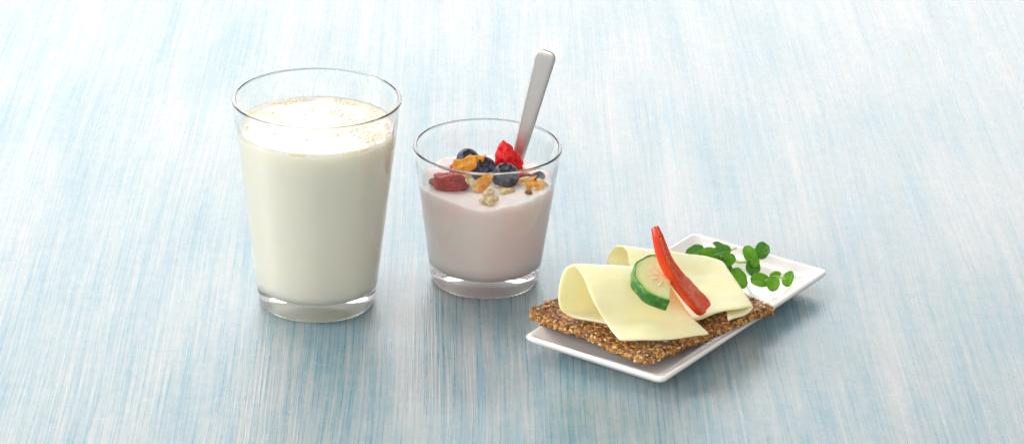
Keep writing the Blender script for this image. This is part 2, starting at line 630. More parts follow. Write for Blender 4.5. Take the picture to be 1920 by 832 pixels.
path = []; W = []; T = []
for i in range(121):
    t = i/120; L = -.018+(LH+.018)*t
    path.append(A+dirn*L)
    u = max(0, L/LH)
    w = .0058+(.0112-.0058)*u**.8
    th_ = .0030-.0008*u
    e = LH-L
    if e < .0046:
        k_ = sqrt(max(.0, 1-((.0046-e)/.0046)**2)); w *= k_*.62+.38; th_ *= k_*.5+.5
    W.append(w); T.append(th_)
V, Fc = sweep(path, W, T, lambda i: side, lambda i: dz, 24, 3.4)
sp = mesh_obj("spoon", V, Fc, M_steel, loc=A)
tag(sp, "matt steel spoon standing in the yogurt, handle leaning right on the rim", "spoon")

# ------------------------------------------------------------------ fruit
def blueberry(px, py, rad, z, tip, label):
    c = P(px, py, z)
    root = mesh_obj("blueberry", *berry_mesh(c, rad, tip), M_blue, loc=c)
    tag(root, label, "blueberry", "blueberries on the yogurt")
    d, e, n = frame(tip, (1, .2, .1))
    # ragged crown round the dimple
    V = []; m_ = 40
    for j, (rr, hh) in enumerate(((.46, .80), (.41, .90), (.33, .87), (.25, .79), (.05, .76))):
        for i in range(m_):
            a = 2*pi*i/m_; k = .05*cos(5*a)+.03*noise.noise(Vector((cos(a)*3, sin(a)*3, px)))
            h2 = hh+(k*1.2 if j == 1 else 0)
            r2 = rr+(k if j in (0, 1) else 0)
            V.append(c+d*(rad*r2*cos(a))+e*(rad*r2*sin(a))+n*(rad*h2))
    o = mesh_obj("crown", V, grid_faces(5, m_, True), M_calyx, root, loc=c)
    return root


def berry_mesh(c, rad, tip):
    n = Vector(tip).normalized()
    def disp(v):
        k = v.dot(n)
        a = math.acos(max(-1, min(1, k)))
        d = -.16*math.exp(-(a/.30)**2)+.015*noise.noise(v*2+c*50)
        return d
    V, Fc = ICO[4]
    out = []
    for v in V:
        v2 = v*(1+disp(v)); k = v2.dot(n)
        out.append(c+(v2-n*k*.10)*rad)
    return out, Fc


mm = .001
blueberry(877, 299, 6.0*mm, zy+3.5*mm, (.0, -.6, .85), "blueberry half under the orange corn flake, farthest back in the short glass")
blueberry(907, 316, 6.5*mm, zy+3.6*mm, (.05, -.55, .85), "blueberry between the orange flake and the front blueberry, crown facing up")
blueberry(948, 329, 6.9*mm, zy+4.4*mm, (-.1, -.35, .95), "largest blueberry, in front of the bright red fruit piece")
blueberry(1008, 331, 4.2*mm, zy+1.0*mm, (.2, -.3, .9), "small blueberry sunk in the yogurt at the right glass wall")


def fruit(name, px, py, z, ax, mat, seed, amp, label, cat, group=None, sub=5, freq=1.6, shape=None):
    c = P(px, py, z)
    def disp(v):
        w = noise.noise(v*freq+Vector((seed, 0, 0)))
        rdg = abs(noise.noise(v*freq*2.2+Vector((0, seed, 0))))
        return amp*(w*1.0-rdg*1.3+.2)+(shape(v) if shape else 0)
    v, f = blob_verts(c, ax, disp, sub)
    o = mesh_obj(name, v, f, mat, loc=c)
    tag(o, label, cat, group); return o


def ax3(a, b, c, n=(0, 0, 1), d=(1, 0, 0)):
    x, y, z = frame(n, d); return (x*a*mm, y*b*mm, z*c*mm)


# bright red piece: a leaning cone
c0 = P(946, 298, zy+6*mm)
xd = Vector((-.10, .15, 1)).normalized()
xa, ya, za = frame(xd, (1, 0, 0))


def red_shape(V0):
    out = []
    for v in V0:
        t = (v.z+1)/2
        w = (1-t)**.42*1.0+.16
        rid = 1+.22*noise.noise(Vector((v.x*2.6, v.y*2.6, v.z*3.5)))-.34*abs(noise.noise(Vector((v.x*4+9, v.y*4, v.z*3.2))))+.03*noise.noise(v*9)
        out.append(c0+(xa*(v.x*w*7.2*mm+(-.0+.0032*(1-t)))+ya*(v.y*w*4.8*mm))*rid+za*(v.z*10.0*mm)*(1+.04*noise.noise(v*5)))
    return out


rf = mesh_obj("strawberry_piece", red_shape(ICO[5][0]), ICO[5][1], M_red, loc=c0)
tag(rf, "bright red wrinkled fruit piece standing up against the spoon", "fruit piece", "red fruit pieces on the yogurt")
fruit("strawberry_piece", 845, 341, zy+2.4*mm, ax3(9.6, 6.0, 5.6, (.1, -.25, 1), (1, -.15, 0)), M_darkred, 3.3, .17,
      "dark red shrivelled fruit piece at the left of the short glass, near the wall", "fruit piece", "red fruit pieces on the yogurt", freq=1.9)
fruit("strawberry_piece", 858, 313, zy+3.0*mm, ax3(3.6, 3, 3.2), M_red, 8.1, .25,
      "small red fruit bit peeping out left of the orange corn flake", "fruit piece", "red fruit pieces on the yogurt", sub=4)
fruit("strawberry_piece", 982, 326, zy+1.2*mm, ax3(5, 3, 2.4), M_darkred, 5.5, .3,
      "flat dark red fruit bit between the largest and the smallest blueberry", "fruit piece", "red fruit pieces on the yogurt", sub=4)


def flake(name, px, py, z, ax, mat, seed, curl, label, cat, group, th=.0006, n=26, jag=.22):
    """thin curled irregular flake: disc grid, both faces"""
    c = P(px, py, z); V = []; Fc = []
    rings = 12
    for s in (1, -1):
        for i in range(rings+1):
            t = i/rings
            for k in range(n):
                a = 2*pi*k/n
                R_ = 1+jag*noise.noise(Vector((cos(a)*1.3+seed, sin(a)*1.3, .3)))*2+jag*.5*noise.noise(Vector((cos(a)*4+seed, sin(a)*4, 2)))
                x, y = t*R_*cos(a), t*R_*sin(a)
                h = curl*(x*x-.45*y*y*.8)+.34*noise.noise(Vector((x*1.5, y*1.5, seed)))+.10*noise.noise(Vector((x*4, y*4, seed)))
                edge = sqrt(max(0, 1-t**6))
                V.append(c+ax[0]*x+ax[1]*y+ax[2]*h+ax[2].normalized()*(s*th/2*edge))
    m_ = (rings+1)*n
    f1 = grid_faces(rings+1, n, True)
    Fc = f1+[tuple(i+m_ for i in q[::-1]) for q in f1]
    o = mesh_obj(name, V, Fc, mat, loc=c); tag(o, label, cat, group); return o


GC = "corn flakes on the yogurt"; GO = "oat flakes on the yogurt"
flake("corn_flake", 871, 312, zy+7.6*mm, ax3(6.2, 4.6, 4.5, (-.1, -.75, .6), (1, .0, .35)), M_corn, 1.2, .5, "orange curled corn flake on the left berries", "corn flake", GC, .0009)
flake("corn_flake", 888, 300, zy+9.0*mm, ax3(5.6, 2.8, 3.5, (.15, -.55, .8), (1, .1, .25)), M_corn, 4.2, .5, "bright orange corn flake lying over the back blueberry", "corn flake", GC, .0009)
flake("corn_flake", 905, 345, zy+3.0*mm, ax3(5.8, 3.4, 4, (.3, -.85, .45), (.55, .1, .9)), M_corn, 7.7, .6, "golden corn flake standing on edge before the middle blueberry", "corn flake", GC, .0009)
flake("corn_flake", 1000, 347, zy+1.8*mm, ax3(5.8, 4.0, 4, (.0, -.5, .85), (1, 0, -.2)), M_corn, 2.9, .7, "golden crumpled corn flake under the smallest blueberry", "corn flake", GC, .0009)
flake("corn_flake", 989, 336, zy+3.2*mm, ax3(5, 2.2, 3, (-.2, -.4, .85), (1, 0, .2)), M_corn, 5.1, .5, "narrow tan corn flake right of the largest blueberry", "corn flake", GC, .0009)


def oat(px, py, z, a, b_, c_, n, d, seed, label):
    c = P(px, py, z); ax = ax3(a, b_, c_*.75, n, d)
    def disp(v): return -.28*math.exp(-(v.y/.16)**2)*max(0, v.z)+.15*noise.noise(v*2.6+Vector((seed*3.7, 0, 0)))
    v, f = blob_verts(c, ax, disp, 4)
    o = mesh_obj("oat_flake", v, f, M_oat, loc=c); tag(o, label, "oat flake", GO); return o


oat(864, 331, zy+4.4*mm, 5.6, 2.2, 1.0, (0, -.5, .85), (1, 0, .08), 1, "upper tan oat flake lying over the dark red fruit piece")
oat(868, 338, zy+4.0*mm, 5.6, 2.0, 1.0, (0, -.6, .8), (1, 0, -.22), 2, "lower tan oat flake on the dark red fruit piece")
oat(888, 346, zy+2.6*mm, 4.4, 1.9, 1.0, (-.3, -.7, .6), (.5, 0, -.8), 3, "tan oat flake beside the golden flake on edge")
oat(950, 357, zy+.8*mm, 4.0, 2.2, .9, (0, -.4, .9), (1, .1, 0), 4, "pale oat flake flat on the yogurt below the largest blueberry")
oat(916, 362, zy+1.0*mm, 3.6, 2.6, 1.0, (.1, -.5, .9), (.7, .6, .2), 5, "pale oat flake between the golden flake and the front oats")
oat(909, 374, zy-.4*mm, 3.2, 2.0, 1.2, (0, -.5, .9), (1, .4, 0), 6, "small oat flake at the left of the front pair by the glass wall")
oat(923, 374, zy+.2*mm, 3.8, 2.2, 1.3, (0, -.6, .8), (.8, .2, .6), 7, "ridged oat flake frontmost against the glass wall")
oat(938, 348, zy+.6*mm, 3.0, 1.8, 1.0, (0, -.5, .9), (.9, -.3, 0), 8, "oat flake tucked under the left of the largest blueberry")
oat(1017, 342, zy+2.4*mm, 4.0, 1.5, .9, (.2, -.6, .7), (.5, 0, -.7), 9, "thin oat flake at the far right by the glass wall")
oat(982, 333, zy+3.8*mm, 4.4, 1.4, .9, (0, -.5, .8), (1, 0, .35), 10, "slim oat flake leaning right of the largest blueberry")
oat(1006, 354, zy+.6*mm, 3.4, 1.7, .9, (0, -.5, .8), (1, 0, .2), 11, "oat flake below the crumpled golden flake on the right")
fruit("grain", 990, 361, zy+.6*mm, ax3(1.9, 1.8, 1.9), M_nut, 2.2, .18, "round brown grain alone on the right of the yogurt", "grain", sub=4)
fruit("grain", 813, 340, zy+.9*mm, ax3(2.6, 1.7, 1.9), M_nut, 4.2, .2, "brown grain beside the left wall, left of the dark red fruit", "grain", sub=3)

# ------------------------------------------------------------------ plate
PC = [P(982, 629, .0105), P(1243, 711, .0105), P(1553, 507, .0105), P(1300, 436, .0105)]   # rim corners: left, front, right, back


def rounded_quad(corners, inset, rad, n=10, m=14):
    """corners counter-clockwise, returns outline points"""
    c = [Vector((p.x, p.y)) for p in corners]; N_ = len(c); off = []
    for i in range(N_):
        a, b_, d = c[i-1], c[i], c[(i+1) % N_]
        e1 = (b_-a).normalized(); e2 = (d-b_).normalized()
        n1 = Vector((-e1.y, e1.x)); n2 = Vector((-e2.y, e2.x))
        bis = (n1+n2); bis = bis/bis.length; k = inset/max(.2, bis.dot(n1))
        off.append(b_+bis*k)
    pts = []
    arcs = []
    for i in range(N_):
        a, b_, d = off[i-1], off[i], off[(i+1) % N_]
        e1 = (a-b_).normalized(); e2 = (d-b_).normalized()
        ang = e1.angle(e2); t = rad/tan(ang/2)
        p1 = b_+e1*t; p2 = b_+e2*t
        arcs.append([(p1*(1-s)*(1-s)+b_*2*s*(1-s)*1.0+p2*s*s) for s in [k/n for k in range(n+1)]])
    for i in range(N_):
        pts += arcs[i]
        q0 = arcs[i][-1]; q1 = arcs[(i+1) % N_][0]
        pts += [q0.lerp(q1, k/m) for k in range(1, m)]
    return pts


prof = [(0.0, .0090, 4.0), (-.0002, .0098, 4.0), (.0002, .0105, 4.0), (.0009, .0108, 4.0), (.0017, .0106, 4.0), (.0026, .0099, 4.2), (.0045, .0084, 4.5), (.008, .0066, 5), (.012, .0055, 6), (.017, .0050, 7), (.026, .0048, 8)]
V = []; rows = []
cen = sum((Vector((p.x, p.y)) for p in PC), Vector((0, 0)))/4
for ins, z, rad in prof:
    o = rounded_quad(PC, ins, rad*mm)
    rows.append(len(V)); V += [Vector((q.x, q.y, z)) for q in o]
npt = len(V)//len(prof)
for s in (.6, .3):
    o = rounded_quad(PC, .026, .008)
    V += [Vector((cen.x+(q.x-cen.x)*s, cen.y+(q.y-cen.y)*s, .0047)) for q in o]
ntop = len(prof)+2
Fc = grid_faces(ntop, npt, True)
V.append(Vector((cen.x, cen.y, .0047))); c = len(V)-1; st = (ntop-1)*npt
Fc += [(c, st+k, st+(k+1) % npt) for k in range(npt)]
# underside
base = len(V)
und = [(0.0, .0090, 4.0), (.0006, .0080, 4.0), (.0022, .0066, 4.4), (.006, .0044, 5), (.011, .0026, 6), (.0125, .0004, 6), (.0138, .0, 6), (.0150, .0006, 6), (.016, .0018, 6), (.03, .002, 6)]
for ins, z, rad in und:
    V += [Vector((q.x, q.y, z)) for q in rounded_quad(PC, ins, rad*mm)]
f2 = grid_faces(len(und), npt, True)
Fc += [tuple(i+base for i in q[::-1]) for q in f2]
V.append(Vector((cen.x, cen.y, .002))); c = len(V)-1; st = base+(len(und)-1)*npt
Fc += [(c, st+(k+1) % npt, st+k) for k in range(npt)]
plate = mesh_obj("plate", V, Fc, M_porc, loc=(cen.x, cen.y, 0))
bm = bmesh.new(); bm.from_mesh(plate.data); bmesh.ops.remove_doubles(bm, verts=bm.verts, dist=1e-6); bmesh.ops.recalc_face_normals(bm, faces=bm.faces); bm.to_mesh(plate.data); bm.free()
tag(plate, "white rectangular porcelain plate with raised rim under the crispbread", "plate")

# ------------------------------------------------------------------ crispbread
BZ0, BZ1 = .0112, .0170
BQ = [P(986, 576, BZ1), P(1211, 666, BZ1), P(1452, 570, BZ1), P(1238, 474, BZ1)]  # L,F,R,B
bread = empty("crispbread", (sum((p.x for p in BQ))/4, sum((p.y for p in BQ))/4, BZ0))
tag(bread, "brown seeded crispbread lying across the white plate under the cheese", "crispbread")


def bq(u, v):
    """u along L->F.. (short side), v along L->B ... bilinear"""
    return (BQ[0]*(1-u)*(1-v)+BQ[1]*u*(1-v)+BQ[2]*u*v+BQ[3]*(1-u)*v)


def sag(u, v):
    return .0012*noise.noise(Vector((u*3, v*3, 9)))-.0006


def edge_wob(u, v):
    return Vector((noise.noise(Vector((u*14, v*20, 1))), noise.noise(Vector((u*14, v*20, 7))), 0))*.0016


NU, NV = 84, 110
V = []
def bpoint(u, v, top):
    p = bq(u, v).copy()
    e = min(u, 1-u)*80*mm
    e2 = min(v, 1-v)*85*mm
    d = min(e, e2); k = max(0, 1-d/.003)
    z = (BZ1 if top else BZ0)+(-1 if top else 1)*(.0022*k*k)
    cen_ = bq(.5, .5)
    p = p+(p-cen_)*0
    if d < .004: p += edge_wob(u, v)*(1-d/.004)
    z += sag(u, v)
    q = Vector((p.x, p.y, z))
    nn = noise.noise(q*420)*.0007+noise.noise(q*900)*.0004
    q.z += nn if top else -nn*.6
    return q


# cut the left corner off a little, as the broken bread is
def corner(u, v):
    s = u+v
    if s < .045: k = (.045-s)/2; u, v = u+k, v+k
    return u, v


for top in (True, False):
    for i in range(NU+1):
        for j in range(NV+1):
            u, v = corner(i/NU, j/NV); V.append(bpoint(u, v, top))
nn_ = (NU+1)*(NV+1)
f1 = grid_faces(NU+1, NV+1)
Fc = list(f1)+[tuple(i+nn_ for i in q[::-1]) for q in f1]
def vid(i, j): return i*(NV+1)+j
bd = [(i, 0) for i in range(NU)]+[(NU, j) for j in range(NV)]+[(i, NV) for i in range(NU, 0, -1)]+[(0, j) for j in range(NV, 0, -1)]
for k in range(len(bd)):
    a, b_ = vid(*bd[k]), vid(*bd[(k+1) % len(bd)])
    Fc.append((b_, a, a+nn_, b_+nn_))
slab = mesh_obj("crumb", V, Fc, M_bread, bread)

SV = []; SF = []; tone = []
rs = random.Random(11)


def seed_at(c, n, big=False):
    k = rs.random()
    if k < .40: a, b_, cc = rs.uniform(1.3, 1.8), rs.uniform(.75, 1.0), rs.uniform(.45, .6)      # sesame
    elif k < .60: a, b_, cc = rs.uniform(1.9, 2.6), rs.uniform(.95, 1.3), rs.uniform(.5, .7)     # linseed
    elif k < .85: a, b_, cc = rs.uniform(.9, 1.3), rs.uniform(.8, 1.2), rs.uniform(.7, 1.0)      # millet / crumbs
    else: a, b_, cc = rs.uniform(2.0, 3.2), rs.uniform(1.3, 1.9), rs.uniform(.5, .9)             # flakes
    s = .84
    d = Vector((rs.uniform(-1, 1), rs.uniform(-1, 1), rs.uniform(-.6, .6)))
    n2 = (n+Vector((rs.uniform(-1, 1), rs.uniform(-1, 1), rs.uniform(-1, 1)))*.25)
    ax = ax3(a*s, b_*s, cc*s, n2, d)
    sd = rs.uniform(0, 50)
    drop = lambda v: -.22*max(0, v.x)*(abs(v.y))+.16*noise.noise(v*1.7+Vector((sd, 0, 0)))
    v, f = blob_verts(c, ax, drop, 2)
    o = len(SV); SV.extend(v); SF.extend([tuple(i+o for i in q) for q in f])
    t = min(1, max(0, rs.gauss(.52, .21))); tone.extend([t]*len(v))


for _ in range(3600):
    u, v = rs.random(), rs.random()
    u, v = corner(u, v)
    p = bpoint(u, v, True)
    seed_at(p+Vector((0, 0, rs.uniform(-.0006, -.0001))), Vector((0, 0, 1)))
for _ in range(1900):
    k = rs.random()*4; s = k % 1; sd = int(k)
    u, v = ((s, 0), (1, s), (s, 1), (0, s))[sd]
    u, v = corner(u, v)
    a, b_ = bpoint(u, v, True), bpoint(u, v, False)
    p = a.lerp(b_, rs.uniform(.05, .95)); out = (p-bq(.5, .5)); out.z = 0; out.normalize()
    seed_at(p-out*rs.uniform(.0003, .001), out+Vector((0, 0, rs.uniform(-.1, .8))))
sd_o = mesh_obj("seed_crust", SV, SF, M_seed, bread)
at = sd_o.data.attributes.new('tone', 'FLOAT', 'POINT'); at.data.foreach_set('value', tone)
sd_o['kind'] = 'stuff'

# ------------------------------------------------------------------ cheese
def sheet(cols, nu=10, nv=8, wob=.0005, seed=0):
    back = {2: .0015, 3: .004, 4: .005, 5: .0032, 7: -.0012}   # depth of the open fold
    cols3 = [spline([P(*q)+Vector((0, back.get(k, 0)*(1 if ci else .5), 0)) for k, q in enumerate(col)], nv) for ci, col in enumerate(cols)]
    nr = len(cols3[0]); rows = [spline([c[j] for c in cols3], nu) for j in range(nr)]
    V = [v for r in rows for v in r]
    V = [v+Vector((0, 0, wob*noise.noise(v*110+Vector((seed, 0, 0))))) for v in V]
    return V, grid_faces(nr, len(rows[0]))


def cheese(cols, label, seed):
    V, Fc = sheet(cols, seed=seed)
    b0 = sum(V, Vector((0, 0, 0)))/len(V); b0.z = .0185
    o = mesh_obj("cheese_slice", V, Fc, M_cheese, loc=b0)
    m = o.modifiers.new('thickness', 'SOLIDIFY'); m.thickness = .0015; m.offset = 0
    m = o.modifiers.new('round', 'SUBSURF'); m.levels = 1; m.render_levels = 1
    tag(o, label, "cheese slice", "folded cheese slices on the crispbread"); return o


s1 = [
 [(1140, 606, .0196), (1100, 599, .0196), (1064, 592, .0200), (1049, 578, .0245), (1048, 545, .0345), (1058, 508, .0440), (1076, 498, .0462), (1093, 518, .0430), (1110, 560, .0345), (1134, 603, .0236), (1161, 637, .0202)],
 [(1220, 602, .0196), (1184, 593, .0196), (1150, 586, .0200), (1132, 570, .0245), (1133, 540, .0340), (1144, 508, .0430), (1162, 502, .0448), (1180, 522, .0418), (1198, 560, .0340), (1221, 601, .0242), (1246, 636, .0206)],
 [(1290, 592, .0196), (1256, 584, .0196), (1224, 575, .0200), (1210, 560, .0245), (1211, 540, .0325), (1222, 517, .0390), (1240, 511, .0405), (1256, 530, .0377), (1274, 562, .0315), (1300, 597, .0250), (1331, 626, .0205)],
]
ch1 = cheese(s1, "front folded pale yellow cheese slice, open loop at the left end, under the cucumber", 1)
s2 = [
 [(1215, 512, .0196), (1185, 508, .0196), (1155, 504, .0199), (1139, 497, .0200), (1141, 484, .0232), (1151, 468, .0288), (1163, 463, .0318), (1174, 472, .0312), (1180, 497, .0275), (1196, 534, .0222), (1225, 570, .0196)],
 [(1290, 535, .0196), (1262, 528, .0196), (1232, 520, .0199), (1212, 508, .0218), (1212, 492, .0272), (1221, 476, .0330), (1236, 471, .0345), (1250, 482, .0325), (1262, 515, .0262), (1276, 560, .0206), (1294, 600, .0197)],
 [(1345, 560, .0196), (1325, 550, .0196), (1300, 540, .0199), (1282, 528, .0218), (1280, 510, .0265), (1289, 489, .0325), (1305, 481, .0338), (1320, 493, .0322), (1331, 522, .0275), (1340, 556, .0228), (1346, 585, .0212)],
 [(1362, 562, .0196), (1345, 553, .0196), (1326, 543, .0199), (1310, 531, .0218), (1308, 513, .0265), (1318, 492, .0320), (1331, 485, .0332), (1344, 498, .0318), (1360, 526, .0278), (1370, 556, .0238), (1378, 579, .0222)],
 [(1372, 566, .0196), (1357, 555, .0196), (1341, 545, .0199), (1328, 533, .0218), (1326, 515, .0265), (1338, 496, .0315), (1351, 491, .0325), (1364, 507, .0308), (1382, 534, .0272), (1399, 559, .0236), (1409, 575, .0212)],
 [(1372, 568, .0194), (1357, 557, .0194), (1341, 547, .0197), (1329, 535, .0215), (1328, 518, .0255), (1340, 500, .0300), (1352, 495, .0310), (1364, 512, .0290), (1380, 541, .0250), (1394, 568, .0208), (1400, 588, .0186)],
 [(1370, 568, .0192), (1355, 557, .0192), (1340, 547, .0195), (1329, 537, .0210), (1328, 522, .0245), (1338, 505, .0285), (1348, 501, .0290), (1359, 518, .0268), (1366, 548, .0232), (1362, 582, .0190), (1364, 601, .0184)],
]
ch2 = cheese(s2, "rear folded pale cheese slice with its right corner curled under, behind the pepper strip", 2)

# ------------------------------------------------------------------ cucumber
CR = .0161
ncu = Vector((.22, -.32, .92)); cdx, cdy, cdz = frame(ncu, (1, -.12, 0))
CC = P(1248, 520, .0468)
cuc = empty("cucumber_slice", CC)
tag(cuc, "cut cucumber slice with dark green peel leaning on the front cheese slice", "cucumber slice")
CT = .0070


def disc_local(rf, zf, n=72, cut=.0022):
    """half-moon outline clipped at x<=cut"""
    return None


def cuc_outline(r, n=64, cut=.0024):
    a0 = math.acos(max(-1, min(1, cut/r)))
    return [(r*cos(a), r*sin(a)) for a in [a0+(2*pi-2*a0)*i/n for i in range(n+1)]]


def cuc_pt(x, y, z): return CC+cdx*x+cdy*y+cdz*z


# facetted, slightly lobed rim
def lob(a): return 1+.018*cos(9*a)+.008*noise.noise(Vector((cos(a)*3, sin(a)*3, 0)))


CUT = .0026
def outline(r):
    pts = []
    a0 = math.acos(CUT/r); n = 64
    for i in range(n+1):
        a = a0+(2*pi-2*a0)*i/n; k = lob(a)
        pts.append((min(CUT, r*k*cos(a)), r*k*sin(a)))
    return pts


# flesh: top face rings towards the middle + cut face + bottom
V = []; Fc = []
ol = outline(CR-.0006); n = len(ol); ctr = (-.004, 0)
levels = [(0, -.0), (0, -CT)]
ringrows = []
for zz in (0, -CT):
    for s in [k/10 for k in range(11)]:
        row = []
        for (x, y) in ol:
            xx = ctr[0]+(x-ctr[0])*s; yy = ctr[1]+(y-ctr[1])*s
            hz = zz+(.0002*noise.noise(Vector((xx*500, yy*500, 0))) if zz == 0 else 0)
            if s == 1: hz -= .0002*(1 if zz == 0 else -1)
            row.append(len(V)); V.append(cuc_pt(xx, yy, hz))
        ringrows.append(row)
for a, b_ in zip(ringrows[:10], ringrows[1:11]):
    for i in range(n):
        j = (i+1) % n; Fc.append((a[i], b_[i], b_[j], a[j]))
for a, b_ in zip(ringrows[11:21], ringrows[12:22]):
    for i in range(n):
        j = (i+1) % n; Fc.append((a[j], b_[j], b_[i], a[i]))
a, b_ = ringrows[10], ringrows[21]
for i in range(n):
    j = (i+1) % n; Fc.append((a[i], b_[i], b_[j], a[j]))
fl = mesh_obj("flesh", V, Fc, M_flesh, cuc, loc=CC)
# orient the flesh object's local frame with the slice so its colour follows the true radius
Rm = Matrix((cdx, cdy, cdz)).transposed()
Q = Rm.to_4x4()
fl.data.transform(Q.inverted()); fl.rotation_euler = Q.to_euler()
# peel
V = []; ol1 = outline(CR-.0007); ol2 = outline(CR)
prf = [(0, ol1, .00005), (.5, ol2, -.0000), (1, ol2, -.0005), (1, ol2, -CT/2), (1, ol2, -CT+.0005), (.4, ol2, -CT), (0, ol1, -CT-.00005)]
for f_, o_, z in prf:
    for k, (x, y) in enumerate(o_):
        if f_ not in (0, 1): x = ol1[k][0]*(1-f_)+ol2[k][0]*f_; y = ol1[k][1]*(1-f_)+ol2[k][1]*f_
        V.append(cuc_pt(x, y, z))
pe = mesh_obj("peel", V, grid_faces(len(prf), len(ol1)), M_peel, cuc, loc=CC)
# seeds around the core
for k in range(4):
    a = radians(120+k*42); r = .0052+.0012*rs.uniform(-1, 1)
    x, y = r*cos(a), r*sin(a)
    if x > CUT-.001: continue
    d = (cdx*x+cdy*y).normalized()
    ax = ax3(2.3, .8, .25, cdz, d)
    v, f = blob_verts(cuc_pt(x, y, -.00005), ax, None, 3)
    mesh_obj("seed", v, f, M_cseed, cuc, loc=CC)

# ------------------------------------------------------------------ pepper strip
pp = [(1230, 424, .071), (1238, 444, .0665), (1247, 470, .0600), (1259, 496, .0530), (1277, 524, .0445), (1298, 549, .0360), (1317, 569, .0285), (1326, 580, .0255)]
pw = [2.6, 4.8, 6.4, 7.6, 10.8, 15.0, 14.8, 7.5]
path = spline([P(*q) for q in pp], 10)
wv = [w.x for w in spline([Vector((w, 0, 0)) for w in pw], 10)]
PR = path[-1]
pep = empty("pepper_strip", PR)
tag(pep, "curved red bell pepper strip leaning over the cucumber and rear cheese slice", "pepper strip")


def tan_(i):
    return (path[min(i+1, len(path)-1)]-path[max(i-1, 0)]).normalized()


def pep_frame(i):
    t = tan_(i); f = i/(len(path)-1)
    n0 = Vector((.86, -.22, .45)).lerp(Vector((.48, -.34, .80)), f)   # flesh side looks up and right
    n = (n0-t*n0.dot(t)).normalized()
    s = t.cross(n).normalized()
    return s, n, t


# crescent section: local a across, b along n
def section(w, th, kind):
    out = []
    m = 14
    if kind == 'skin':   # outer curved band
        for k in range(m+1):
            a = pi+pi*k/m
            out.append((w/2*cos(a), th*.82*sin(a)))
        for k in range(m+1):
            a = 2*pi-pi*k/m
            out.append(((w/2-.00035)*cos(a), (th*.82-.0006)*sin(a)+.0001))
    else:
        for k in range(m+1):
            a = pi+pi*k/m
            out.append(((w/2-.0002)*cos(a), (th*.82-.0004)*sin(a)+.0001))
        for k in range(1, m):
            x = 1-2*k/m
            out.append(((w/2-.0002)*x, .0004+.0010*(1-x*x)*(-.6)+.0012*abs(x)))
    return out


for kind, mat, nm in (('skin', M_pskin, 'skin'), ('flesh', M_pflesh, 'flesh')):
    V = []; ns = None
    for i, p in enumerate(path):
        s, n_, t = pep_frame(i)
        w = max(.0008, wv[i]*mm); th = min(.0056, w*.80)+.0012
        sec = section(w, th, kind); ns = len(sec)
        for a, b_ in sec:
            j = 0
            if kind == 'flesh' and b_ > 0: j = .00035*noise.noise(p*700+Vector((a*900, 0, 0)))
            wob_ = .0003*noise.noise(Vector((a*200, i*.12, 4)))
            V.append(p+s*(a+wob_)+n_*(b_+j))
    Fc = grid_faces(len(path), ns, True)
    for st, rev in ((0, 0), ((len(path)-1)*ns, 1)):
        if kind == 'flesh':
            V.append(sum((V[st+k] for k in range(ns)), Vector())/ns); c = len(V)-1
            Fc += [((c, st+(k+1) % ns, st+k) if not rev else (c, st+k, st+(k+1) % ns)) for k in range(ns)]
    o = mesh_obj(nm, V, Fc, mat, pep, loc=PR)
    bm = bmesh.new(); bm.from_mesh(o.data); bmesh.ops.recalc_face_normals(bm, faces=bm.faces); bm.to_mesh(o.data); bm.free()
    m = o.modifiers.new('round', 'SUBSURF'); m.levels = 1; m.render_levels = 1

# ------------------------------------------------------------------ cress
def leaf_mesh(c, L, Wd, d, n, cup, seed):
    """leaf from base at c-d*L/2 to tip; cup = how strongly the sides lift"""
    x, y, z = frame(n, d); V = []; NUu, NVv = 26, 20
    for i in range(NUu+1):
        t = i/NUu
        w = max(0, 1-(2*t**.85-1)**2)**.45
        for j in range(NVv+1):
            s = j/NVv*2-1
            yy = s*w*Wd/2
            # heart notch at the base
            xx = (t-.5)*L-(.10*L*abs(s)*(1-t)**2)*1.2
            vein = .05*Wd*math.exp(-(s/.12)**2)+.015*Wd*(1-abs(s))*abs(sin((t*1.0-abs(s)*.45)*15))
            hh = cup*Wd*(s*s*w)*.5-cup*.35*L*(t-.5)**2*2-vein+.03*Wd*sin(s*9+t*14+seed)*abs(s)
            V.append(c+x*xx+y*yy+z*hh)
    return V, grid_faces(NUu+1, NVv+1)


def img_dir(ang, n):
    """direction in the leaf plane that runs at 'ang' (degrees, 0 = right, 90 = up) as seen by the photographer"""
    v = RT*cos(radians(ang))+UP*sin(radians(ang))
    # slide along the view direction into the plane
    n = Vector(n).normalized(); k = FW.dot(n)
    return v-FW*(v.dot(n)/k) if abs(k) > .25 else v-n*v.dot(n)


def tube(pts, r0, r1, parent, loc):
    path = spline(pts, 6); V = []; n = 8
    for i, p in enumerate(path):
        t = (path[min(i+1, len(path)-1)]-path[max(i-1, 0)]).normalized()
        a = t.cross(Z).normalized() if abs(t.z) < .95 else X; b_ = a.cross(t)
        r = r0+(r1-r0)*i/(len(path)-1)
        V += [p+(a*cos(2*pi*k/n)+b_*sin(2*pi*k/n))*r for k in range(n)]
    Fc = grid_faces(len(path), n, True)
    Fc += [tuple(range(n))[::-1], tuple(range(len(path)*n-n, len(path)*n))]
    return mesh_obj("stem", V, Fc, M_stem, parent, loc=loc)


def sprig(base, label, leaves, stems):
    root = empty("cress_sprig", P(*base)); o0 = P(*base)
    tag(root, label, "cress", "cress sprigs on the plate")
    for k, (px, py, z, L, Wd, ang, n, cup, dark) in enumerate(leaves):
        V, Fc = leaf_mesh(P(px, py, z), L*.90*mm, Wd*.86*mm, img_dir(ang, n), n, cup, px)
        o = mesh_obj("leaf", V, Fc, M_leaf_dark if dark else M_leaf, root, loc=o0)
        m = o.modifiers.new('thickness', 'SOLIDIFY'); m.thickness = .00035; m.offset = 0
    for st in stems:
        pts, r0, r1 = st
        tube([P(*q) for q in pts], r0*1.2*mm, r1*1.2*mm, root, o0)
    return root


